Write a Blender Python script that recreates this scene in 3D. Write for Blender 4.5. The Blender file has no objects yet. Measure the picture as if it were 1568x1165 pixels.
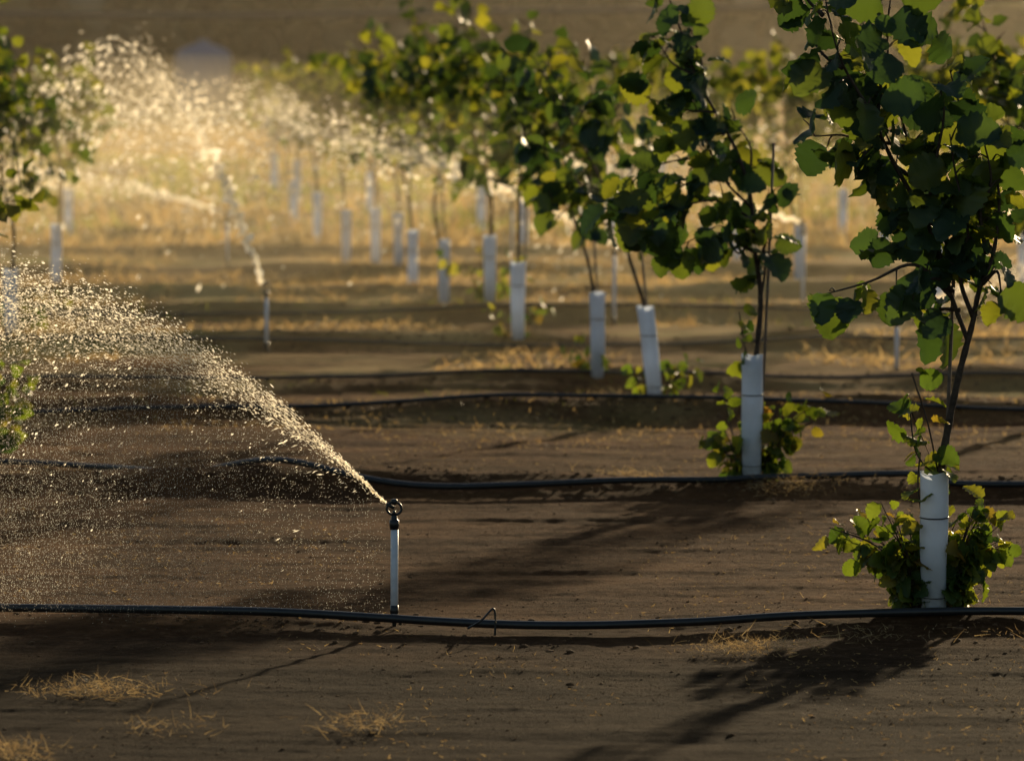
import bpy, math, random
import numpy as np
from mathutils import Vector
rng=np.random.default_rng(7); random.seed(7)
scene=bpy.context.scene
D=bpy.data

# ---------------------------------------------------------------- helpers
def link(o): scene.collection.objects.link(o); return o
def mesh_np(name,V,F,mat=None,smooth=False):
    V=np.asarray(V,dtype=np.float32); F=np.asarray(F,dtype=np.int32)
    k=F.shape[1]; me=D.meshes.new(name)
    me.vertices.add(len(V)); me.vertices.foreach_set('co',V.ravel())
    me.loops.add(F.size); me.loops.foreach_set('vertex_index',F.ravel())
    me.polygons.add(len(F)); me.polygons.foreach_set('loop_start',np.arange(0,F.size,k,dtype=np.int32))
    me.polygons.foreach_set('loop_total',np.full(len(F),k,dtype=np.int32))
    if smooth: me.polygons.foreach_set('use_smooth',np.ones(len(F),dtype=bool))
    me.update(calc_edges=True); me.validate()
    if mat: me.materials.append(mat)
    return link(D.objects.new(name,me))
def empty(name,loc=(0,0,0)):
    e=D.objects.new(name,None); e.location=loc; e.empty_display_size=.1; return link(e)
def child(o,p): o.parent=p; return o

def hsh(i,j,s):
    n=np.sin(i*127.1+j*311.7+s*74.7)*43758.5453
    return n-np.floor(n)
def vnoise(x,y,s=0):
    xi=np.floor(x); yi=np.floor(y); fx=x-xi; fy=y-yi
    fx=fx*fx*(3-2*fx); fy=fy*fy*(3-2*fy)
    return (hsh(xi,yi,s)*(1-fx)+hsh(xi+1,yi,s)*fx)*(1-fy)+(hsh(xi,yi+1,s)*(1-fx)+hsh(xi+1,yi+1,s)*fx)*fy
def fbm(x,y,s=0,o=4):
    a=0;w=.5
    for k in range(o):
        a=a+w*vnoise(x*2**k,y*2**k,s+k*3.3); w*=.5
    return a

class Geo:
    def __init__(s): s.v=[];s.f=[];s.n=0
    def add(s,V,F):
        s.v.append(np.asarray(V,float)); s.f.append(np.asarray(F)+s.n); s.n+=len(V)
    def tube(s,P,R,n=8,cap=True):
        P=np.asarray(P,float); R=np.broadcast_to(np.asarray(R,float),(len(P),))
        T=np.gradient(P,axis=0); T/=np.linalg.norm(T,axis=1)[:,None]+1e-9
        ref=np.array([0,0,1.]) if abs(T[0][2])<.8 else np.array([0,1.,0])
        a=np.linspace(0,2*np.pi,n,endpoint=False); V=[]
        for p,t,r in zip(P,T,R):
            u=np.cross(ref,t); u/=np.linalg.norm(u)+1e-9; w=np.cross(t,u)
            V.append(p+r*(np.cos(a)[:,None]*u+np.sin(a)[:,None]*w))
        V=np.concatenate(V); F=[]
        for i in range(len(P)-1):
            for j in range(n):
                k=(j+1)%n; F.append((i*n+j,i*n+k,(i+1)*n+k,(i+1)*n+j))
        if cap:
            m=len(V); V=np.vstack([V,P[0],P[-1]])
            for j in range(0,n,2):
                F.append((m,(j+2)%n,j+1,j)); b=(len(P)-1)*n
                F.append((m+1,b+j,b+j+1,b+(j+2)%n))
        s.add(V,F)
    def obj(s,name,mat,smooth=True): return mesh_np(name,np.concatenate(s.v),np.concatenate(s.f),mat,smooth)

def spline(P,n=6):
    P=np.asarray(P,float)
    if len(P)<3: return np.array([P[0]+(P[-1]-P[0])*t for t in np.linspace(0,1,n+1)])
    Q=np.vstack([2*P[0]-P[1],P,2*P[-1]-P[-2]]); out=[]
    for i in range(1,len(Q)-2):
        for t in np.linspace(0,1,n,endpoint=False):
            a,b,c,d=Q[i-1],Q[i],Q[i+1],Q[i+2]
            out.append(.5*((2*b)+(-a+c)*t+(2*a-5*b+4*c-d)*t*t+(-a+3*b-3*c+d)*t**3))
    out.append(Q[-2]); return np.array(out)

# ---------------------------------------------------------------- materials
def newmat(name):
    m=D.materials.new(name); m.use_nodes=True; nt=m.node_tree; nt.nodes.clear()
    return m,nt,nt.nodes.new('ShaderNodeOutputMaterial')
def simple(name,col,rough=.6,spec=.4,var=.25,scale=40,bump=.2):
    m,nt,o=newmat(name); b=nt.nodes.new('ShaderNodeBsdfPrincipled')
    b.inputs['Roughness'].default_value=rough; b.inputs['Specular IOR Level'].default_value=spec
    tc=nt.nodes.new('ShaderNodeTexCoord'); n=nt.nodes.new('ShaderNodeTexNoise'); n.inputs['Scale'].default_value=scale; n.inputs['Detail'].default_value=5
    r=nt.nodes.new('ShaderNodeValToRGB')
    r.color_ramp.elements[0].position=.3; r.color_ramp.elements[1].position=.7
    r.color_ramp.elements[0].color=(*[c*(1-var) for c in col],1); r.color_ramp.elements[1].color=(*[min(1,c*(1+var)) for c in col],1)
    nt.links.new(tc.outputs['Object'],n.inputs['Vector']); nt.links.new(n.outputs['Fac'],r.inputs['Fac'])
    nt.links.new(r.outputs['Color'],b.inputs['Base Color'])
    if bump:
        bp=nt.nodes.new('ShaderNodeBump'); bp.inputs['Strength'].default_value=bump; bp.inputs['Distance'].default_value=.004
        nt.links.new(n.outputs['Fac'],bp.inputs['Height']); nt.links.new(bp.outputs['Normal'],b.inputs['Normal'])
    nt.links.new(b.outputs['BSDF'],o.inputs['Surface']); return m
def leafmat(name,cols,tcols,trans=.45,rough=.45,spec=.35,patch=0):
    """cols/tcols: lists of (pos,rgb) picked by a random value per leaf"""
    m,nt,o=newmat(name); g=nt.nodes.new('ShaderNodeNewGeometry'); fac=g.outputs['Random Per Island']
    if patch:
        n=nt.nodes.new('ShaderNodeTexNoise'); n.inputs['Scale'].default_value=patch; n.inputs['Detail'].default_value=3; nt.links.new(g.outputs['Position'],n.inputs['Vector'])
        q=nt.nodes.new('ShaderNodeMapRange'); q.inputs[1].default_value=.38; q.inputs[2].default_value=.62; nt.links.new(n.outputs['Fac'],q.inputs[0]); fac=q.outputs[0]
    def ramp(cs):
        r=nt.nodes.new('ShaderNodeValToRGB'); e=r.color_ramp.elements
        while len(e)<len(cs): e.new(.5)
        for k,(p,c) in enumerate(cs): e[k].position=p; e[k].color=(*c,1)
        nt.links.new(fac,r.inputs['Fac']); return r
    r1=ramp(cols); r2=ramp(tcols)
    b=nt.nodes.new('ShaderNodeBsdfPrincipled'); b.inputs['Roughness'].default_value=rough; b.inputs['Specular IOR Level'].default_value=spec
    t=nt.nodes.new('ShaderNodeBsdfTranslucent'); mx=nt.nodes.new('ShaderNodeMixShader'); mx.inputs[0].default_value=trans
    nt.links.new(r1.outputs['Color'],b.inputs['Base Color']); nt.links.new(r2.outputs['Color'],t.inputs['Color'])
    nt.links.new(b.outputs['BSDF'],mx.inputs[1]); nt.links.new(t.outputs['BSDF'],mx.inputs[2]); nt.links.new(mx.outputs[0],o.inputs['Surface'])
    return m
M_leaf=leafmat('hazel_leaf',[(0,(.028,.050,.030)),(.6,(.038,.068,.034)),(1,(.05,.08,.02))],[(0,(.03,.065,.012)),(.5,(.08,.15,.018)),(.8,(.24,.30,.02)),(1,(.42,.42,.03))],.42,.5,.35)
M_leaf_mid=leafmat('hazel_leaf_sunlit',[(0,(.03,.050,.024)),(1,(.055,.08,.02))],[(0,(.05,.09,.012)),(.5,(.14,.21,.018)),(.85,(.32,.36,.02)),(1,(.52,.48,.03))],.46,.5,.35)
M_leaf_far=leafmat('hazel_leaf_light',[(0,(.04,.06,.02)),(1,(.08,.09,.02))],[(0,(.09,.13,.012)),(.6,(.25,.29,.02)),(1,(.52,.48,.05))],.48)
M_sucker=leafmat('sucker_leaf',[(0,(.03,.06,.015)),(.7,(.07,.10,.02)),(1,(.14,.09,.02))],[(0,(.08,.16,.015)),(.5,(.26,.34,.02)),(.88,(.48,.45,.03)),(1,(.5,.24,.03))],.5)
M_straw=leafmat('straw',[(0,(.25,.16,.06)),(1,(.5,.36,.16))],[(0,(.50,.30,.10)),(1,(.78,.55,.22))],.5,.6)
M_strawd=leafmat('weathered_straw',[(0,(.22,.15,.07)),(1,(.42,.31,.16))],[(0,(.30,.19,.08)),(1,(.60,.43,.19))],.45,.7)
M_weed=leafmat('weed_grass',[(0,(.06,.09,.02)),(1,(.14,.15,.03))],[(0,(.20,.24,.02)),(1,(.50,.46,.06))],.5)
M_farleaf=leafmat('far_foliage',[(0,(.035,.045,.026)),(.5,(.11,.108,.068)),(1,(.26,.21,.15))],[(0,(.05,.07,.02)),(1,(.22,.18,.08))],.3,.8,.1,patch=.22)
M_bark=simple('bark',(.06,.042,.03),.8,.2,.4,60,.5)
m,nt,o=newmat('white_guard_plastic'); b=nt.nodes.new('ShaderNodeBsdfPrincipled'); b.inputs['Roughness'].default_value=.4
tc=nt.nodes.new('ShaderNodeTexCoord'); n=nt.nodes.new('ShaderNodeTexNoise'); n.inputs['Scale'].default_value=9; n.inputs['Detail'].default_value=6
r=nt.nodes.new('ShaderNodeValToRGB'); r.color_ramp.elements[0].position=.3; r.color_ramp.elements[0].color=(.62,.62,.62,1); r.color_ramp.elements[1].position=.6; r.color_ramp.elements[1].color=(.80,.84,.90,1)
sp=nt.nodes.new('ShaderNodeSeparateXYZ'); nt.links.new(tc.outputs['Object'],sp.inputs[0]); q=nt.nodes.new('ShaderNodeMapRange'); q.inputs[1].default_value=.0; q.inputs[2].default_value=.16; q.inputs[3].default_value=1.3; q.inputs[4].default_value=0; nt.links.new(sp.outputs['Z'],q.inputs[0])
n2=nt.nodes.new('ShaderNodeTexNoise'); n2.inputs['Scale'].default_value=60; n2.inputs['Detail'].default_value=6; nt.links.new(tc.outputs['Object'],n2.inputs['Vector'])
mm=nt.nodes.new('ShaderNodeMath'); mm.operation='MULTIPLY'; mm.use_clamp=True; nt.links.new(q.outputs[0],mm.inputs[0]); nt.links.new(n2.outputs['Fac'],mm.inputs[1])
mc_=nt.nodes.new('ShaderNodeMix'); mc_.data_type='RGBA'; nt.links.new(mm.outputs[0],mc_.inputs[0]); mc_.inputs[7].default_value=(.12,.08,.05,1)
t=nt.nodes.new('ShaderNodeBsdfTranslucent'); t.inputs['Color'].default_value=(.66,.76,.96,1); mx=nt.nodes.new('ShaderNodeMixShader'); mx.inputs[0].default_value=.45
bpg=nt.nodes.new('ShaderNodeBump'); bpg.inputs['Strength'].default_value=.35; bpg.inputs['Distance'].default_value=.01; nt.links.new(n.outputs['Fac'],bpg.inputs['Height']); nt.links.new(bpg.outputs['Normal'],b.inputs['Normal'])
nt.links.new(tc.outputs['Object'],n.inputs['Vector']);nt.links.new(n.outputs['Fac'],r.inputs['Fac']);nt.links.new(r.outputs['Color'],mc_.inputs[6]);nt.links.new(mc_.outputs[2],b.inputs['Base Color'])
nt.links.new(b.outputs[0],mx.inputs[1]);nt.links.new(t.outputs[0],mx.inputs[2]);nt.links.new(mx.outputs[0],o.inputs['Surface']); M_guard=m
M_black=simple('black_polyethylene',(.014,.014,.015),.4,.45,.3,30,.15)
M_riser=simple('riser_plastic',(.55,.57,.62),.45,.4,.15,30,.1)
M_stake=simple('stake_wood',(.16,.12,.09),.8,.2,.3,50,.3)
M_teal=simple('teal_plastic',(.02,.45,.28),.4,.4,.1,20,0)
M_clod=simple('soil_clod',(.10,.056,.029),.9,.08,.5,40,.4)

# water drops
m,nt,o=newmat('water_drops'); t=nt.nodes.new('ShaderNodeBsdfTranslucent'); t.inputs['Color'].default_value=(.98,.92,.78,1)
gl=nt.nodes.new('ShaderNodeBsdfGlossy'); gl.inputs['Roughness'].default_value=.35; mx=nt.nodes.new('ShaderNodeMixShader'); mx.inputs[0].default_value=.10
nt.links.new(t.outputs[0],mx.inputs[1]);nt.links.new(gl.outputs[0],mx.inputs[2]);nt.links.new(mx.outputs[0],o.inputs['Surface']); M_drop=m

# ground
m,nt,o=newmat('orchard_soil'); N=nt.nodes.new; L=nt.links.new
b=N('ShaderNodeBsdfPrincipled'); geo=N('ShaderNodeNewGeometry'); sep=N('ShaderNodeSeparateXYZ'); L(geo.outputs['Position'],sep.inputs[0])
def noise(sc,det=6,ro=.6):
    n=N('ShaderNodeTexNoise'); n.inputs['Scale'].default_value=sc; n.inputs['Detail'].default_value=det; n.inputs['Roughness'].default_value=ro
    L(geo.outputs['Position'],n.inputs['Vector']); return n
def ramp(src,cs):
    r=N('ShaderNodeValToRGB'); e=r.color_ramp.elements
    while len(e)<len(cs): e.new(.5)
    for k,(p,c) in enumerate(cs): e[k].position=p; e[k].color=(*c,1)
    L(src,r.inputs['Fac']); return r
def mixc(f,a,c,mode='MIX'):
    x=N('ShaderNodeMix'); x.data_type='RGBA'; x.blend_type=mode
    if isinstance(f,float): x.inputs[0].default_value=f
    else: L(f,x.inputs[0])
    L(a,x.inputs[6]); L(c,x.inputs[7]); return x.outputs[2]
def mapr(src,a,b_,c=0.,d=1.):
    q=N('ShaderNodeMapRange'); L(src,q.inputs[0]); q.inputs[1].default_value=a;q.inputs[2].default_value=b_;q.inputs[3].default_value=c;q.inputs[4].default_value=d; return q.outputs[0]
n1=noise(1.3); n2=noise(16,9,.75); n3=noise(.35,5)
soil=ramp(n1.outputs['Fac'],[(.34,(.042,.018,.007)),(.5,(.104,.047,.018)),(.66,(.24,.115,.045))])
fine=ramp(n2.outputs['Fac'],[(.32,(.016,.008,.003)),(.55,(.11,.052,.021)),(.75,(.44,.235,.110))])
c1=mixc(.5,soil.outputs['Color'],fine.outputs['Color'])
shade_tint=ramp(mapr(sep.outputs['Y'],18.6,20.6),[(0,(.32,.42,.54)),(1,(1,1,1))])  # tree shade over the foreground, painted into the soil colour
c1=mixc(1.0,c1,shade_tint.outputs['Color'],'MULTIPLY')
far_tint=ramp(mapr(sep.outputs['Y'],25,40),[(0,(.5,.5,.5)),(1,(.80,.77,.71))])  # soil colour gets lighter and warmer with distance
c1=mixc(1.0,c1,far_tint.outputs['Color'],'MULTIPLY')
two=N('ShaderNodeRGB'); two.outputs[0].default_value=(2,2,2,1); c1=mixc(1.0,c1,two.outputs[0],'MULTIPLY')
dry=ramp(n3.outputs['Fac'],[(.33,(.14,.08,.035)),(.46,(.34,.21,.08)),(.55,(.54,.37,.15)),(.66,(.24,.23,.06))])
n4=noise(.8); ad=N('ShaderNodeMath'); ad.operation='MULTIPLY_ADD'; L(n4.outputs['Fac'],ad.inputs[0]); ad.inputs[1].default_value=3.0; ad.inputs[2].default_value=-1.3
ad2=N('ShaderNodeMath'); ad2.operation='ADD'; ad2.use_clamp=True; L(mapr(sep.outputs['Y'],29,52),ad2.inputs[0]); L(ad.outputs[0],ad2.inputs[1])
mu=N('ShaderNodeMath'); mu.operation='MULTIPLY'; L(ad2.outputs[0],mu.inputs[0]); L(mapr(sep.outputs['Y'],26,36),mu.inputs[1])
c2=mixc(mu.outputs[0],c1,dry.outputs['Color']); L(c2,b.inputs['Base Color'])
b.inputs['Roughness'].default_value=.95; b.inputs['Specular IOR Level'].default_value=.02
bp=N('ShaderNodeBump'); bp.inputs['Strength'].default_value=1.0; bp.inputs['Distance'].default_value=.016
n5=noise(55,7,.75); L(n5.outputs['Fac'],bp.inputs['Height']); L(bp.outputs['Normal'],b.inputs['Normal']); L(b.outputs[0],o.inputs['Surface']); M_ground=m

# ---------------------------------------------------------------- ground
ROWS=[(19.85,.04),(25.95,.07),(31.5,.09),(34.3,.09),(38.4,.10),(42.5,.10),(46.2,.09),(50.5,.08),(55,.07),(60,.06)]
def rowy(x,k):
    y0=ROWS[k][0]
    if k==0: return y0+.14*(np.clip((x-.15)/1.7,-1.3,1.3))**2
    return y0+.10*np.sin(x*.9+k*2.1)
def hgt(x,y,fine=True):
    x=np.asarray(x,float); y=np.asarray(y,float); h=np.zeros(np.broadcast(x,y).shape)
    for k,(y0,a) in enumerate(ROWS):
        h=h+a*(.6+.8*vnoise(x*1.1+k*9,y*0,k))*np.exp(-((y-rowy(x,k)-.12)/.34)**2)
    m=np.clip(1-np.abs(y-35)/45,0,1)
    h=h-np.interp(y,[0,14,27,33,60,90],[0,.055,.055,.09,.09,0])
    h=h+m*.05*(fbm(x*.7,y*.5,3,3)-.45)
    if fine:
        # rotated second octave set hides the lattice; fine crumbs on top
        xr=x*.8-y*.6; yr=x*.6+y*.8
        h=h+m*.020*(fbm(xr*3.1,yr*3.1,11,3)-.45)+m*.010*(fbm(x*17,y*17,5,4)-.47)
        h=h+m*.006*(fbm(xr*45,yr*45,8,2)-.4)
        h=h+m*.040*(fbm(x*.8+4,y*5.5,21,3)-.45)
    return h
def H(x,y): return float(hgt(x,y,False))
xs=np.concatenate([-np.geomspace(3.6,2500,46)[::-1],np.arange(-3.58,3.58,.0135),np.geomspace(3.6,2500,46)])
ya=[15.0]
while ya[-1]<64: ya.append(ya[-1]+max(.015,.015*(ya[-1]/18)**1.8))
ys=np.concatenate([np.linspace(-60,14.5,24),np.array(ya),np.geomspace(ya[-1]+.5,3500,70)])
X,Y=np.meshgrid(xs,ys); Z=hgt(X,Y)
nx,ny=len(xs),len(ys); I=np.arange(nx*ny).reshape(ny,nx)
F=np.stack([I[:-1,:-1],I[:-1,1:],I[1:,1:],I[1:,:-1]],-1).reshape(-1,4)
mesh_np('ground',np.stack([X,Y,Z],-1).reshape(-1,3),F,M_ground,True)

# soil clods
def icosa():
    p=(1+5**.5)/2
    v=np.array([(-1,p,0),(1,p,0),(-1,-p,0),(1,-p,0),(0,-1,p),(0,1,p),(0,-1,-p),(0,1,-p),(p,0,-1),(p,0,1),(-p,0,-1),(-p,0,1)],float)
    v/=np.linalg.norm(v[0])
    f=[(0,11,5),(0,5,1),(0,1,7),(0,7,10),(0,10,11),(1,5,9),(5,11,4),(11,10,2),(10,7,6),(7,1,8),(3,9,4),(3,4,2),(3,2,6),(3,6,8),(3,8,9),(4,9,5),(2,4,11),(6,2,10),(8,6,7),(9,8,1)]
    return v,np.array(f)
iv,iff=icosa()
def clods(n,ymin,ymax,name,near_row,mu_=-6.0):
    y=ymin+(ymax-ymin)*rng.random(n)**1.3; x=(rng.random(n)-.5)*2*(y*.095)
    if near_row:
        k=rng.integers(0,6,n); x=(rng.random(n)-.5)*7; y=np.array([float(rowy(a,q)) for a,q in zip(x,k)])+rng.normal(0,.25,n)
    s=np.clip(rng.lognormal(mu_,.5,n),.0015,.016)
    keep=fbm(x*1.2,y*1.2,40,3)+rng.random(n)*.35>.58; x,y,s=x[keep],y[keep],s[keep]; n=len(x)
    z=hgt(x,y)+s*.1
    V=iv[None]*(.7+.6*rng.random((n,12,1)))*s[:,None,None]*np.array([1.3,1.1,.7])+np.stack([x,y,z],-1)[:,None]
    Fc=iff[None]+(np.arange(n)*12)[:,None,None]
    return mesh_np(name,V.reshape(-1,3),Fc.reshape(-1,3),M_clod)
clods(20000,15.6,30,'soil_clods',False,-6.5); clods(12000,0,0,'soil_clods',True,-5.4)

# ---------------------------------------------------------------- leaves
def leaf_t(K,ser):
    t=np.linspace(0,1,K+1); w=.45*np.sin(np.pi*np.clip(t,0,1)**.78)**.62; w[0]=.05; w[-1]=.0
    if ser:
        w[1:-1]*=1+.09*np.where(np.arange(1,K)%2==0,1,-1)
    V=[];
    for i in range(K+1):
        y=t[i]-(.07 if i==1 else 0)
        for s,fr in ((-1,1),(-1,.5),(0,0),(1,.5),(1,1)):
            x=s*fr*w[i]; V.append((x,y,.30*abs(x)-.34*t[i]**2+ (.05 if (i%2 and fr==.5) else 0)+(.05*math.sin(i*1.9+s) if fr==1 else 0)))
    F=[]
    for i in range(K):
        for j in range(4): F.append((i*5+j,i*5+j+1,(i+1)*5+j+1,(i+1)*5+j))
    return np.array(V),np.array(F)
LT_hi=leaf_t(14,True); LT_mid=leaf_t(5,False); LT_lo=leaf_t(3,False)
def inst(T,pos,dirv,nrm,sc,sx=None):
    V,F=T; n=len(pos)
    y=dirv/np.linalg.norm(dirv,axis=1)[:,None]; z=nrm-(nrm*y).sum(1)[:,None]*y; z/=np.linalg.norm(z,axis=1)[:,None]+1e-9; x=np.cross(y,z)
    R=np.stack([x,y,z],-1)
    S=np.stack([sc*(sx if sx is not None else 1),sc,sc],-1)
    W=np.einsum('nij,nkj->nki',R,V[None]*S[:,None])+pos[:,None]
    return W.reshape(-1,3),(F[None]+(np.arange(n)*len(V))[:,None,None]).reshape(-1,F.shape[1])
def along(P,step,t0=0.):
    P=spline(P,8); seg=np.linalg.norm(np.diff(P,axis=0),axis=1); c=np.concatenate([[0],np.cumsum(seg)])
    s=np.arange(c[-1]*t0,c[-1]+step*.5,step); s=np.clip(s,0,c[-1])
    pos=np.stack([np.interp(s,c,P[:,k]) for k in range(3)],-1)
    tg=np.stack([np.interp(np.clip(s+.02,0,c[-1]+.02),np.append(c,c[-1]+.03),np.append(P[:,k],P[-1,k]+(P[-1,k]-P[-2,k]))) for k in range(3)],-1)-pos
    tg/=np.linalg.norm(tg,axis=1)[:,None]+1e-9
    return pos,tg
def leaf_field(brs,step,size,t0=.2,spread=.05):
    pp=[];dd=[];nn=[];ss=[]
    for br in brs:
        p,tg=along(br,step,t0); n=len(p); rd=rng.normal(size=(n,3)); rd-=(rd*tg).sum(1)[:,None]*tg; rd/=np.linalg.norm(rd,axis=1)[:,None]
        pet=(.012+spread*rng.random(n))[:,None]
        p2=p+rd*pet
        d=rd*.9+tg*.35+rng.normal(0,.35,(n,3)); d[:,2]-=.45
        nr=rng.normal(0,.75,(n,3))+np.array([0,-.2,.6])
        pp.append(p2);dd.append(d);nn.append(nr);ss.append(size*(.5+.65*rng.random(n)))
    return np.concatenate(pp),np.concatenate(dd),np.concatenate(nn),np.concatenate(ss)

def guard(x,y,h=.45,r=.042,tx=0.,ty=0.,fine=True):
    z0=H(x,y)-.02; e=empty('tree_guard_tube',(x,y,z0)); n=28 if fine else 14; m=16 if fine else 6
    g=Geo(); ph=rng.random()*6
    def ring(t,rr,zz):
        a=np.linspace(0,2*np.pi,n,endpoint=False); rad=rr*(1+.05*np.sin(2*a+ph)+.035*np.sin(3*a+t*7+ph))
        return np.stack([rad*np.cos(a)+tx*t,rad*np.sin(a)+ty*t,np.full(n,zz)+(.006*np.sin(a*2+ph) if t>.99 else 0)],-1)
    V=np.concatenate([ring(i/m,r*(.9+.16*i/m+.03*math.sin(i/m*9+ph)),i/m*h) for i in range(m+1)]); F=[]
    for i in range(m):
        for j in range(n): F.append((i*n+j,i*n+(j+1)%n,(i+1)*n+(j+1)%n,(i+1)*n+j))
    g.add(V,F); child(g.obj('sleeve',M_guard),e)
    gb=Geo()
    for tb in ((.70,.16) if fine else (.7,)):
        a=np.linspace(0,2*np.pi,25); rr=r*1.07
        gb.tube(np.stack([rr*np.cos(a)+tx*tb,rr*np.sin(a)+ty*tb,tb*h+.004*np.sin(a)],-1),.0026 if tb>.5 else .0014,6,False)
    child(gb.obj('tie_band',M_black),e)
    return e

def build_tree(x,y,trunk,branches,stake=None,leaf=.1,step=.05,T=LT_mid,mat=M_leaf,guardh=.45,gt=(0,0),fine=True,r0=.014,suck=None,t0=.2,extra=None,tl=.12,tstep=.10):
    z0=H(x,y); e=empty('hazelnut_tree',(x,y,z0))
    wood=Geo(); tp=spline(trunk,8); n=len(tp); wood.tube(tp,np.linspace(r0,r0*.25,n)*(1+.08*np.sin(np.arange(n)*1.7)),8)
    for br in branches:
        bp_=spline(br,6); wood.tube(bp_,np.linspace(r0*.55,r0*.14,len(bp_)),6)
    tw=[]
    for br in list(branches)+[np.array(trunk)[int(len(trunk)*.55):]]:
        if len(br)<2: continue
        p,tg=along(br,tstep,.25)
        for a,t in zip(p,tg):
            d=rng.normal(size=3); d=d-d.dot(t)*t; d/=np.linalg.norm(d); d=d*.8+t*.5+np.array([0,0,.2]); L_=tl*(.5+.9*rng.random())
            q=[a,a+d*L_*.5,a+d*L_+np.array([0,0,-.02])]; wood.tube(spline(q,3),np.linspace(.0035,.0015,7),5); tw.append(np.array(q))
    child(wood.obj('trunk_and_branches',M_bark),e)
    tops=[np.array(trunk)[int(len(trunk)*.5):]]+[np.array(b_) for b_ in branches]
    p,d,nr,s=leaf_field(tops,step,leaf,t0)
    p2,d2,n2,s2=leaf_field(tw,step*1.1,leaf,.35,.025); p=np.vstack([p,p2]);d=np.vstack([d,d2]);nr=np.vstack([nr,n2]);s=np.concatenate([s,s2])
    V,F=inst(T,p,d,nr,s,.9+.3*rng.random(len(s))); child(mesh_np('foliage',V,F,mat),e)
    if suck:
        brs=[]
        sw=Geo()
        for k in range(suck[0]):
            a=(rng.choice([0,math.pi])+rng.normal(0,.75)) if k%3 else rng.random()*3.14; L_=suck[1]*(.45+.65*rng.random()); lean=.2+.8*rng.random()
            b0=np.array([.055*np.cos(a),.04+.04*np.sin(a),0]); sy=.5
            q=[b0,b0+np.array([np.cos(a)*L_*.3*lean,abs(np.sin(a))*sy*L_*.3*lean,L_*.5]),b0+np.array([np.cos(a)*L_*.75*lean,abs(np.sin(a))*sy*L_*.6*lean,L_*(1-.35*lean)])]
            sw.tube(spline(q,4),np.linspace(.0035,.0015,9),5); brs.append(np.array(q))
        child(sw.obj('sucker_stems',M_bark),e)
        p,d,nr,s=leaf_field(brs,suck[2]*.45,suck[2],.1,.02); V,F=inst(T,p,d,nr,s); child(mesh_np('sucker_leaves',V,F,M_sucker),e)
    if extra is not None:
        p,d,nr,s=leaf_field(extra,.035,.085,.0,.02); V,F=inst(T,p,d,nr,s); child(mesh_np('low_shoot_leaves',V,F,M_sucker),e)
        g=Geo(); [g.tube(spline(q,5),.003,5) for q in extra]; child(g.obj('low_shoot_stems',M_bark),e)
    if guardh: guard(x,y,guardh+.02,.043,gt[0],gt[1],fine)
    if stake:
        s_=Geo(); s_.tube([(stake[0][0],stake[0][1],-.05),stake[1]],.006,8); so=s_.obj('support_stake',M_stake); so.location=(x,y,z0)
    return e

def loc(pts,bx,by,s,dep=None):
    out=[]
    for k,(a,b_) in enumerate(pts):
        dy=0 if dep is None else dep*k/(len(pts)-1)
        out.append(((a-bx)/s,dy,(by-b_)/s))
    return np.array(out)
# ---- front tree (measured outline, metres relative to its base, 1/477 m units)
def t1(p,dep=0.): return loc(p,1432,937,477,dep)
trunk=t1([(1440,800),(1443,720),(1455,640),(1472,560),(1490,490),(1500,440),(1522,380),(1530,300),(1520,240)])
br=[t1([(1482,515),(1455,440),(1430,350),(1405,260),(1378,160),(1360,60),(1372,-60)],.1),
    t1([(1425,340),(1370,250),(1325,160),(1280,80),(1250,-40)],-.22),
    t1([(1458,450),(1400,400),(1330,425),(1262,443)],-.12),
    t1([(1500,440),(1515,340),(1500,240),(1475,160),(1458,95)],.2),
    t1([(1400,270),(1350,235),(1300,205),(1250,205)],.12),
    t1([(1385,220),(1340,215),(1305,250)],-.15),
    t1([(1445,400),(1420,330),(1430,240),(1440,170),(1430,120)],-.2),
    t1([(1490,480),(1470,420),(1480,350),(1460,260),(1450,200)],-.12),
    t1([(1430,350),(1400,350),(1385,375)],.12),
    t1([(1505,430),(1525,410),(1530,440)],-.1),
    t1([(1470,470),(1445,470),(1425,480)],.1),
    t1([(1510,380),(1500,320),(1515,270),(1500,200)],-.1),
    t1([(1440,390),(1400,320),(1370,290)],.2),
    t1([(1290,100),(1262,80),(1240,50)],.1),
    t1([(1260,20),(1240,0),(1225,-20)],.05),
    t1([(1340,180),(1350,130),(1330,90)],.1),
    t1([(1460,440),(1430,420),(1400,430)],-.2)]
ex=[t1([(1438,720),(1420,640),(1395,565)],-.06),t1([(1440,730),(1405,690),(1395,620)],.03),t1([(1415,800),(1408,740),(1412,690)],.05)]
build_tree(1.359,20.07,trunk,br,stake=((.02,.03,0),(.075,.05,1.38)),leaf=.132,step=.058,T=LT_hi,mat=M_leaf,guardh=.455,r0=.015,suck=(56,.40,.064),extra=ex,tl=.065,tstep=.11)
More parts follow.
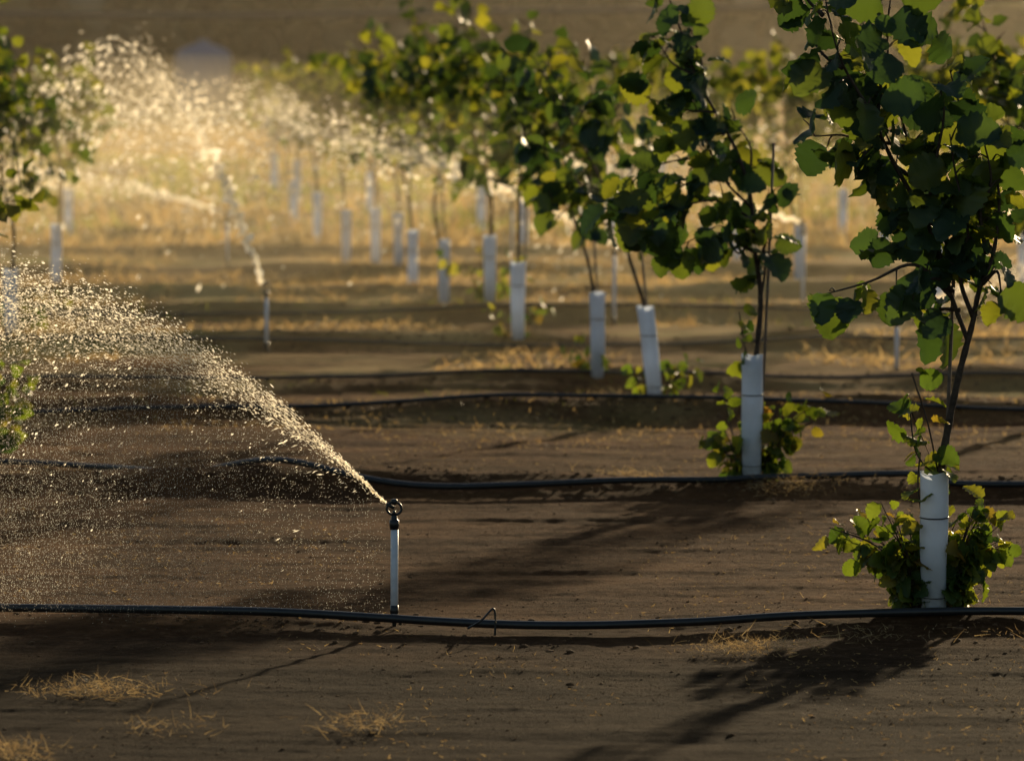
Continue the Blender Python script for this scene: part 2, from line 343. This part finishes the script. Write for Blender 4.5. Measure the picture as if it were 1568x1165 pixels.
# ---- second tree
def t2(p,dep=0.): return loc(p,1152,730,365,dep)
trunk=t2([(1156,600),(1158,545),(1165,450),(1155,370),(1150,300),(1130,230),(1095,165),(1065,110),(1045,50),(1020,-20)])
br=[t2([(1153,330),(1100,300),(1040,310),(965,345)],-.15),t2([(1130,240),(1070,235),(1000,250),(950,290)],.15),
    t2([(1095,165),(1040,160),(985,140)],-.1),t2([(1156,380),(1100,350),(1035,372)],.1),t2([(1160,400),(1175,350),(1176,280)],-.05),
    t2([(1065,110),(1030,90),(1003,50)],.1),t2([(1145,280),(1150,220),(1120,170)],.15),t2([(1150,310),(1110,270),(1080,210)],-.2),t2([(1080,130),(1072,80),(1058,40)],.05),
    t2([(1156,350),(1130,380),(1110,340)],-.1),t2([(1165,450),(1172,410),(1172,360)],.1),t2([(1110,270),(1060,270),(1010,300)],-.1),t2([(1040,310),(990,320),(930,315)],.1),t2([(1110,200),(1075,190),(1050,200)],.1)]
build_tree(1.007,26.18,trunk,br,stake=((.03,.02,0),(.09,.02,1.42)),leaf=.128,step=.058,T=LT_hi,guardh=.53,suck=(20,.44,.075),extra=[t2([(1150,560),(1140,520),(1132,470)],0)],r0=.013,tl=.08,tstep=.11)
# ---- third tree, leaning
def t3(p,dep=0.): return loc(p,1008,612,309,dep)
trunk=t3([(1000,540),(990,472),(968,400),(952,350),(930,290),(900,230),(860,150),(815,80)])
br=[t3([(950,350),(900,330),(845,310)],-.1),t3([(930,290),(970,260),(990,190)],.1),t3([(905,240),(850,230),(800,205)],-.1),t3([(930,290),(880,275),(825,285)],.15),
    t3([(880,190),(905,140),(900,100)],.1),t3([(955,360),(985,350),(1010,300)],-.05),t3([(900,230),(930,200),(950,150)],.1),t3([(940,310),(960,330),(990,370)],.1),t3([(940,310),(900,290),(870,250)],.1)]
build_tree(.731,31.67,trunk,br,leaf=.12,step=.058,T=LT_mid,mat=M_leaf,guardh=.46,gt=(-.055,0),suck=(7,.26,.07),stake=((0,.04,0),(-.09,.04,.92)),r0=.011)
# ---- generic trees
def gen_tree(x,y,h,lean,leaf=.12,step=.075,mat=M_leaf,gh=.46,n=12,w=.42,suck=None,gt=0.,T=LT_lo,base=.82,stake=True):
    zs=np.linspace(.35,h,6); tr=np.array([(gt+lean*((z-.35)/(h-.35))**1.3+.03*rng.normal(),.03*rng.normal(),z) for z in zs]); tr[0]=(gt*.8,0,.3)
    br=[]
    for k in range(n):
        f=(k+rng.random())/n; z=base+(h-base-.15)*f*.7; q=np.array([np.interp(z,tr[:,2],tr[:,i]) for i in range(3)])
        a=k*2.4+rng.random(); L_=w*(1.1-.6*f)*(.6+.6*rng.random()); d=np.array([np.cos(a),np.sin(a),0])
        br.append(np.array([q,q+d*L_*.45+np.array([0,0,L_*.35]),q+d*L_*.85+np.array([0,0,L_*(.8+.5*rng.random()-(.6 if f<.2 else 0))])]))
    st=((.03,.02,0),(gt+.04+lean*.3,.03,1.25)) if stake else None
    return build_tree(x,y,tr,br,stake=st,leaf=leaf,step=step,T=T,mat=mat,guardh=gh,gt=(gt,0),fine=False,r0=.011,suck=suck)
G=[ # x,y,h,lean
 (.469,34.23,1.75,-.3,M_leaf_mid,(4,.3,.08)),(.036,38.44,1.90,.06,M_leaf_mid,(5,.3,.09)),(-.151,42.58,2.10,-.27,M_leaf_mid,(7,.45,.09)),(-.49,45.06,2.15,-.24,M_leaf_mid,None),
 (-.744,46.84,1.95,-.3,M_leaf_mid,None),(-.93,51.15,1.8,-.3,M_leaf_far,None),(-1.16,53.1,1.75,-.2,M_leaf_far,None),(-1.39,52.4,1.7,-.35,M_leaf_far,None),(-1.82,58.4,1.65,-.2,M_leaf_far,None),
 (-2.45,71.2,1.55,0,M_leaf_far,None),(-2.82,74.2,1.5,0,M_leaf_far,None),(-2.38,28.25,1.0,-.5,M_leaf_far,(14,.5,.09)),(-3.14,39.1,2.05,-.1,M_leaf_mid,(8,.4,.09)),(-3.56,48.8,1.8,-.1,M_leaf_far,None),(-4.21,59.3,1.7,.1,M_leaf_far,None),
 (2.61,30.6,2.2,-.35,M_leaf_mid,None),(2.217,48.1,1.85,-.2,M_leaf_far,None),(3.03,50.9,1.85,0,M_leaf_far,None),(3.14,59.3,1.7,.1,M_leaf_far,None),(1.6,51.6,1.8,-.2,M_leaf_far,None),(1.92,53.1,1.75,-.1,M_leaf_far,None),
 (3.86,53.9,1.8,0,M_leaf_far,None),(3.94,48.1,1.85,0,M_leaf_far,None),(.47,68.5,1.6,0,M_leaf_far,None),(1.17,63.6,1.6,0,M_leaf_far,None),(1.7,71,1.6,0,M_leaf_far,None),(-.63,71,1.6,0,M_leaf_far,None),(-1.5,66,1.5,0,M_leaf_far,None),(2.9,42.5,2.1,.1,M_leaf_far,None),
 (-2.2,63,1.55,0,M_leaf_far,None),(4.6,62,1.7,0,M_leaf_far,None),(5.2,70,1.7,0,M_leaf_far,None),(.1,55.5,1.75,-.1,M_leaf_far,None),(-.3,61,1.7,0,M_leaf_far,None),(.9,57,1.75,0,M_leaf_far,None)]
for (x,y,h,ln,mt,sk) in G:
    gen_tree(x,y,h,ln,leaf=.118,step=.062,mat=mt,suck=sk,w=.46)

# ---------------------------------------------------------------- drip lines
def pipe(pts,r=.0135,name='drip_irrigation_pipe'):
    P=spline(pts,10); P[:,2]=[H(a,b_)+r*.9+.014 for a,b_ in P[:,:2]]
    g=Geo(); g.tube(P,r,12); return g.obj(name,M_black)
pipe([(-9,21.5,0),(-5,20.9,0),(-3,20.5,0),(-1.66,20.15,0),(-1.02,19.93,0),(-.38,19.84,0),(.14,19.74,0),(.55,19.78,0),(.97,19.89,0),(1.64,19.92,0),(3,19.9,0),(6,20.1,0)])
pipe([(-9,29,0),(-4,28.2,0),(-2.2,27.6,0),(-1.2,26.4,0),(-.48,25.8,0),(.04,25.78,0),(.58,25.9,0),(.87,25.95,0),(1.14,26.02,0),(1.7,25.95,0),(2.1,25.7,0),(5,25.7,0)])
for y0,dx in ((31.35,.2),(34.2,.0),(38.2,.4),(42.3,.1)):
    pipe([(x_,y0+.06*math.sin(x_*1.1+dx*9),0) for x_ in np.linspace(-8,8,13)],.011)

# small wire hook on the line
g=Geo(); z0=H(-.02,19.72)
g.tube(spline([(-.14,19.72,z0+.02),(-.10,19.7,z0+.045),(-.07,19.72,z0+.075),(-.058,19.72,z0+.082),(-.053,19.72,z0+.06),(-.054,19.72,z0-.01)],6),.0035,8); g.obj('wire_hook',M_black)

# ---------------------------------------------------------------- sprinklers
def sprinkler(x,y,h=.39,dirx=-1,teal=False):
    z=H(x,y); e=empty('sprinkler',(x,y,z)); f=h/.39
    g=Geo(); g.tube([(0,0,.03),(0,0,.16),(.001,0,.302*f)],.0122,16); child(g.obj('riser_tube',M_riser),e)
    g=Geo(); g.tube([(0,0,-.04),(0,0,.0),(0,0,.03),(0,0,.035),(0,0,.06)],[.004,.007,.009,.014,.0135],10)
    g.tube(spline([(0,0,.02),(.012,-.01,.03),(.02,-.03,.0)],5),.004,6); child(g.obj('stake_base',M_black),e)
    b0=.30*f; g=Geo()
    g.tube([(0,0,b0-.005),(0,0,b0+.004),(0,0,b0+.006),(0,0,b0+.024),(0,0,b0+.026),(0,0,b0+.036),(0,0,b0+.044)],[.0135,.0145,.016,.0155,.011,.010,.006],14)
    child(g.obj('threaded_body',M_black),e)
    g=Geo(); a=np.linspace(0,2*np.pi,29); cz=b0+.062
    g.tube(np.stack([.0235*np.cos(a),0*a,cz+.0205*np.sin(a)],-1),.0042,8,False)
    g.tube([(0,0,cz-.02),(0,0,cz-.006)],[.008,.004],10)
    child(g.obj('yoke_ring',M_black),e)
    g=Geo(); g.tube([(0,0,cz+.012),(0,0,cz+.018),(0,0,cz+.028),(0,0,cz+.031)],[.006,.011,.011,.005],12)
    g.tube([(0,0,cz+.002),(dirx*.012,0,cz+.008),(dirx*.026,.0,cz+.016)],[.006,.006,.0045],10)
    child(g.obj('deflector_nozzle',M_teal if teal else M_black),e)
    return (x+dirx*.026,y,z+cz+.016)
dv_=np.array([(0,0,.5),(.5,0,0),(0,0,-.5),(-.5,0,0),(0,0,.5),(0,.5,0),(0,0,-.5),(0,-.5,0)],float)
df_=np.array([(0,1,2,3),(4,5,6,7)])
def dropgeo(P,Vl,size,streak):
    y=Vl/np.linalg.norm(Vl,axis=1)[:,None]; rr=rng.normal(size=Vl.shape); z=np.cross(y,rr); z/=np.linalg.norm(z,axis=1)[:,None]; x=np.cross(y,z)
    R=np.stack([x,z,y],-1); S=np.stack([size,size,size*streak],-1)
    W=np.einsum('nij,nkj->nki',R,dv_[None]*S[:,None])+P[:,None]
    n=len(P); return W.reshape(-1,3),(df_[None]+(np.arange(n)*8)[:,None,None]).reshape(-1,4)
def spray(o,az,n,slope,curv,reach,size,lo=.35,mist=0,xpow=1.,core=1.0,ncore=1500,cw=.03,csz=.6,fallf=.35,ex_=.13,rib=(.5,.01,.04),msz=1.,name='sprinkler_spray'):
    o=np.array(o); d=np.array([np.cos(az),np.sin(az),0]); sd=np.array([-np.sin(az),np.cos(az),0])
    x=reach*rng.random(n)**xpow
    m=slope-np.minimum(np.abs(rng.exponential(ex_,n)),slope-lo)
    lat=rng.normal(0,.09,n)*x
    z=m*x-curv*x*x
    fall=np.where(rng.random(n)<fallf,rng.exponential(.22,n)*np.clip(x*1.2,0,1),0); z=z-fall
    x=x+rng.normal(0,.015,n)*x
    P=o+x[:,None]*d+lat[:,None]*sd; P[:,2]+=z+rng.normal(0,.03,n)*x
    Vl=d+0*P; Vl[:,2]=m-2*curv*x-np.where(fall>0,1.2,0); Vl+=rng.normal(0,.15,(n,3))
    s=size*np.clip(rng.lognormal(0,.5,n),.35,2.8)*np.clip(.45+x*.6,.4,1)
    st=np.where(x<.4,5,2.0)
    nc=ncore; xc=core*rng.random(nc)**.62; wz=cw*1.1*(1+slope*slope)**.5
    mc=slope-.04-wz+rng.normal(0,wz,nc)
    Pc=o+xc[:,None]*d+(rng.normal(0,cw,nc)*xc)[:,None]*sd; Pc[:,2]+=mc*xc-curv*xc*xc; Vc=d+0*Pc; Vc[:,2]=mc-2*curv*xc
    Pc+=rng.normal(0,.004,Pc.shape)
    P=np.vstack([P,Pc]); Vl=np.vstack([Vl,Vc]); s=np.concatenate([s,size*csz*(.6+.6*rng.random(nc))]); st=np.concatenate([st,np.full(nc,6.)])
    if mist:
        xm=reach*rng.random(mist)**.8; zt=slope*xm-curv*xm*xm; u=rng.random(mist)**.9
        Pm=o+xm[:,None]*d+(rng.normal(0,.2,mist)*xm)[:,None]*sd; Pm[:,2]=Pm[:,2]+zt-u*(zt+.36)
        w=rng.random(mist)<.2+.8*np.clip(xm-.3,0,1); Pm=Pm[w]; k=len(Pm)
        Vm=rng.normal(0,.2,(k,3)); Vm[:,0]-=.4; Vm[:,2]-=1
        P=np.vstack([P,Pm]); Vl=np.vstack([Vl,Vm]); s=np.concatenate([s,size*msz*(.25+.30*rng.random(k))]); st=np.concatenate([st,np.full(k,2.5)])
    k=P[:,2]>hgt(P[:,0],P[:,1],False)+.01
    W,Fq=dropgeo(P[k],Vl[k],s[k],st[k])
    # unbroken stream of water leaving the nozzle: ragged, widening, crossed sheets that break up
    g=Geo(); g.add(W,Fq)
    for kk in range(3):
        L_=rib[0]*(.6+.4*rng.random()); xx=np.linspace(0,L_,60); ms=slope-.04-cw+rng.normal(0,cw*.5)
        C=o+xx[:,None]*d+(rng.normal(0,cw*.5)*xx)[:,None]*sd; C[:,2]+=ms*xx-curv*xx*xx
        tg=np.gradient(C,axis=0); tg/=np.linalg.norm(tg,axis=1)[:,None]
        nr=np.array([.25,1,.1]) if kk!=1 else np.array([1,.35,.5]); side=np.cross(tg,nr); side/=np.linalg.norm(side,axis=1)[:,None]
        C=C+side*(rng.normal(0,.25,60)*(rib[1]+(rib[2]-rib[1])*xx/rib[0]))[:,None]
        wd=(rib[1]+(rib[2]-rib[1])*xx/rib[0])*(.15+.55*rng.random(60))*(1-.7*(xx/L_)**1.5)*.6
        V=np.empty((120,3)); V[0::2]=C-side*wd[:,None]; V[1::2]=C+side*wd[:,None]
        keep=[i for i in range(59) if rng.random()>(.15+.6*(i/59)**1.5)]
        g.add(V,np.array([(2*i,2*i+1,2*i+3,2*i+2) for i in keep]))
    return g.obj(name,M_drop,False)
o1=sprinkler(-.376,19.9,.40)
spray(o1,math.radians(170),10000,1.05,.37,2.4,.0029,.3,mist=110000,xpow=.68,core=1.8,ncore=9500,cw=.042,csz=.55,ex_=.08,fallf=.25,rib=(.25,.008,.03),msz=.85)
o2=sprinkler(-1.49,37.9,.44)
spray(o2,math.radians(140),1300,2.35,.95,2.2,.0095,1.9,xpow=.55,core=1.1,ncore=1000,cw=.05,csz=.5,fallf=.2,ex_=.1,rib=(.8,.05,.18))
o3=sprinkler(-2.3,50.5,.46); spray(o3,math.radians(175),400,.42,.12,2.0,.007,.3,core=1.8,ncore=700,cw=.04,csz=.8,rib=(1.2,.03,.12))
o4=sprinkler(.68,41.5,.62,teal=True); spray(o4,math.radians(168),1000,.62,.10,3.6,.011,.45,xpow=.6,core=2.4,ncore=1100,cw=.02,csz=.5,fallf=.15,ex_=.07,rib=(1.9,.045,.12))
o5=sprinkler(2.17,35.2,.38,1); spray(o5,math.radians(12),600,.5,.15,2.0,.006,.35,ncore=700,cw=.05,csz=.8,rib=(.6,.03,.10))
o6=sprinkler(2.05,44.0,.68); spray(o6,math.radians(170),900,.42,.07,4.5,.011,.3,xpow=.6,core=2.6,ncore=1100,cw=.02,csz=.5,fallf=.15,ex_=.07,rib=(2.0,.045,.12))
o7=sprinkler(.0,54,.55); spray(o7,math.radians(170),800,.75,.14,5,.013,.35,xpow=.6,core=2.2,ncore=900,cw=.025,csz=.5,fallf=.15,ex_=.07,rib=(1.6,.04,.12))
o8=sprinkler(4.0,44,.5); spray(o8,math.radians(165),600,.62,.13,4,.010,.35,xpow=.6,core=1.7,ncore=900,cw=.02,csz=.5,fallf=.15,ex_=.07,rib=(1.5,.04,.12))

# ---------------------------------------------------------------- grass / straw
def blade_T():
    V=[];F=[]
    for i in range(4):
        t=i/3; w=.5*(1-t*.85); V+= [(-w,t,-.35*t*t),(w,t,-.35*t*t)]
    for i in range(3): F.append((2*i,2*i+1,2*i+3,2*i+2))
    return np.array(V),np.array(F)
BT=blade_T()
def blades(name,x,y,L_,wid,up,mat,z=None):
    n=len(x); z=hgt(x,y) if z is None else z
    d=rng.normal(0,1,(n,3)); d[:,2]=np.abs(rng.normal(up,.35,n)); nr=rng.normal(0,1,(n,3))
    V,F=inst(BT,np.stack([x,y,z],-1),d,nr,L_,wid/L_)
    return mesh_np(name,V,F,mat)
def clump(cx,cy,n,rx,ry,L_=.055):
    n=int(n*2.2); x=cx+rng.normal(0,rx,n)*(.5+.9*rng.random(n)); y=cy+rng.normal(0,ry,n); z=hgt(x,y)+rng.random(n)*.04
    return blades('dry_grass_clump',x,y,L_*(.2+1.0*rng.random(n)**2),.0014+.0014*rng.random(n),.35,M_strawd,z)
for a in ((-1.19,18.0,230,.10,.10),(-.95,17.05,60,.09,.06),(-.41,17.1,100,.07,.08),(-1.31,16.4,150,.07,.09),(.72,19.2,230,.085,.08),(1.1,19.5,50,.12,.08),(.53,26.5,140,.10,.1),(1.15,25.8,180,.12,.1),(1.6,19.5,40,.15,.1),(-1.2,17.9,60,.2,.05)):
    clump(*a)
def field(name,n,y0,y1,hw,mat,thr,L0,seed,up=.8,pw=1.5,wd=.12,yref=0):
    y=y0+(y1-y0)*rng.random(n)**pw; x=(rng.random(n)-.5)*2*hw*y
    k=fbm(x*.9,y*.35,seed,3)>thr; x,y=x[k],y[k]; l=L0*(.5+rng.random(len(x)))
    if yref: l=l*np.clip((y-yref)/12,.25,1)
    return blades(name,x,y,l,l*wd,up,mat)
field('straw_litter',16000,15.6,31,.11,M_straw,.46,.011,51,.2,1,.16)
field('dry_stubble',60000,29,62,.12,M_straw,.43,.06,52,.6,.9,.18,26)
field('dry_stubble',40000,55,150,.16,M_straw,.38,.15,53,.9,1.4,.22)
field('green_weeds',7000,30,50,.12,M_weed,.56,.06,54,1,1,.12,27)
field('green_weeds',24000,58,95,.13,M_weed,.47,.14,55,1,1,.2)

# ---------------------------------------------------------------- background
n=16000; x=(rng.random(n)-.5)*90; y=160+rng.random(n)*14
top=4+5*fbm(x*.12,x*0,9,3); top=np.where(x>9,1.7+.7*vnoise(x*.7,x*0,4),top); top=np.where(x>26,6,top)
z=rng.random(n)**1.1*top
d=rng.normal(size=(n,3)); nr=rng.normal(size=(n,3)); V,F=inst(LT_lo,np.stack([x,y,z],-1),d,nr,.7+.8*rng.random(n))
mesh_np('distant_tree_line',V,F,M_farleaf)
M_hill=simple('hill_haze_tint',(.58,.47,.44),.95,.05,.2,.01,0)  # pale haze is put into the hill's colour
hx=np.linspace(-500,500,80); V=[];F=[]
for i,a in enumerate(hx):
    t=16+6*float(vnoise(np.array(a*.012),np.array(0.),5))
    V+=[(a,850,-1),(a,880,t*.55),(a,920,t*.92),(a,960,t),(a,1100,-1)]
for i in range(79):
    for j in range(4): F.append((i*5+j,(i+1)*5+j,(i+1)*5+j+1,i*5+j+1))
mesh_np('sky_cover_hill',V,F,M_hill,True)  # hill added to cover the over-bright sky behind the trees
M_tank=simple('tank_paint',(.10,.16,.27),.6,.3,.1,2,0); M_shed=simple('shed_metal',(.36,.32,.36),.5,.4,.1,1,0); M_roof=simple('shed_roof',(.5,.46,.47),.5,.4,.1,1,0)
e=empty('water_tank',(-7.4,150,0)); g=Geo(); g.tube([(0,0,0),(0,0,1.3),(0,0,1.42),(0,0,1.55),(0,0,1.6)],[.68,.68,.6,.3,.12],24); child(g.obj('tank_body',M_tank),e)
g=Geo(); g.tube([(0,0,1.58),(0,0,1.68)],.14,12); [g.tube([(.69*math.cos(a),.69*math.sin(a),zz) for a in np.linspace(0,6.283,25)],.02,6,False) for zz in (.3,.7,1.1)]; child(g.obj('lid_and_hoops',M_tank),e)
e=empty('farm_shed',(20,250,0))
V=[(-10,-3,0),(10,-3,0),(10,3,0),(-10,3,0),(-10,-3,1.7),(10,-3,1.7),(10,3,1.7),(-10,3,1.7)]
child(mesh_np('walls',V,[(0,1,5,4),(1,2,6,5),(2,3,7,6),(3,0,4,7)],M_shed),e)
child(mesh_np('roof',[(-10.3,-3.3,1.68),(10.3,-3.3,1.68),(10.3,0,2.2),(-10.3,0,2.2),(-10.3,3.3,1.68),(10.3,3.3,1.68)],[(0,1,2,3),(3,2,5,4)],M_roof),e)
g=Geo(); [g.tube([(a,-3.02,0),(a,-3.02,1.5)],.05,6) for a in np.arange(-9,10,2)]; child(g.obj('posts',M_shed),e)
e=empty('overhead_cable',(0,0,0)); g=Geo(); g.tube(spline([(-40,130,3.2),(-18,130,2.4),(-7,130,2.2),(-2,130,2.26),(3,130,2.32),(9,130,2.52),(25,130,3.2),(40,130,4)],6),.07,8); child(g.obj('cable',M_black),e)
g=Geo(); g.tube([(-40,130,0),(-40,130,3.6)],.12,8); g.tube([(40,130,0),(40,130,4.4)],.12,8); child(g.obj('poles',M_stake),e)

# ---------------------------------------------------------------- haze and ground mist (real participating volumes)
def vol(name,dens,g_,col):
    m,nt,o=newmat(name); v=nt.nodes.new('ShaderNodeVolumeScatter'); v.inputs['Density'].default_value=dens; v.inputs['Anisotropy'].default_value=g_; v.inputs['Color'].default_value=(*col,1)
    nt.links.new(v.outputs[0],o.inputs['Volume']); return m
def box(name,a,b_,mat):
    x0,y0,z0=a;x1,y1,z1=b_
    V=[(x0,y0,z0),(x1,y0,z0),(x1,y1,z0),(x0,y1,z0),(x0,y0,z1),(x1,y0,z1),(x1,y1,z1),(x0,y1,z1)]
    return mesh_np(name,V,[(0,3,2,1),(4,5,6,7),(0,1,5,4),(1,2,6,5),(2,3,7,6),(3,0,4,7)],mat)
box('dusty_haze',(-60,76,-.2),(60,158,8),vol('haze',.00058,.7,(1,.88,.66)))
box('low_ground_mist',(-30,32,-.3),(30,75.9,1.4),vol('ground_mist',.0018,.7,(1,.87,.58)))
def ellipsoid(name,c,r,mat):
    g=Geo(); a=np.linspace(0,np.pi,17); g.tube([(0,0,-math.cos(t)) for t in a],np.maximum(np.sin(a),.001),24)
    o_=g.obj(name,mat); o_.location=c; o_.scale=r; return o_
ellipsoid('spray_mist',(-2.6,48,.8),(2.4,5,.9),vol('mist_a',.009,.7,(1,.86,.58)))

# ---------------------------------------------------------------- light, world, camera
el=math.radians(10); az=math.radians(16.5)
w=D.worlds.new('World'); scene.world=w; w.use_nodes=True; nt=w.node_tree; bg=nt.nodes['Background']; sk=nt.nodes.new('ShaderNodeTexSky')
sk.sky_type='NISHITA'; sk.sun_disc=False; sk.sun_elevation=el; sk.sun_rotation=az; sk.dust_density=1; nt.links.new(sk.outputs[0],bg.inputs[0]); bg.inputs[1].default_value=.11
sl=D.lights.new('sun','SUN'); sl.energy=5; sl.angle=math.radians(1.1); sl.color=(1,.77,.47); so=link(D.objects.new('sun',sl))
dv=Vector((-math.sin(az)*math.cos(el),-math.cos(az)*math.cos(el),-math.sin(el))); so.rotation_euler=dv.to_track_quat('-Z','Y').to_euler()
cam=D.cameras.new('camera'); co=link(D.objects.new('camera',cam)); co.location=(0,0,1.86); cam.lens=219.7; cam.sensor_width=36
co.rotation_euler=(math.radians(90-3.185),0,0); cam.clip_end=6000; cam.clip_start=.5
cam.dof.use_dof=True; cam.dof.focus_distance=20.5; cam.dof.aperture_fstop=5.7
scene.camera=co
scene.view_settings.view_transform='Standard'; scene.view_settings.look='None'; scene.view_settings.exposure=0
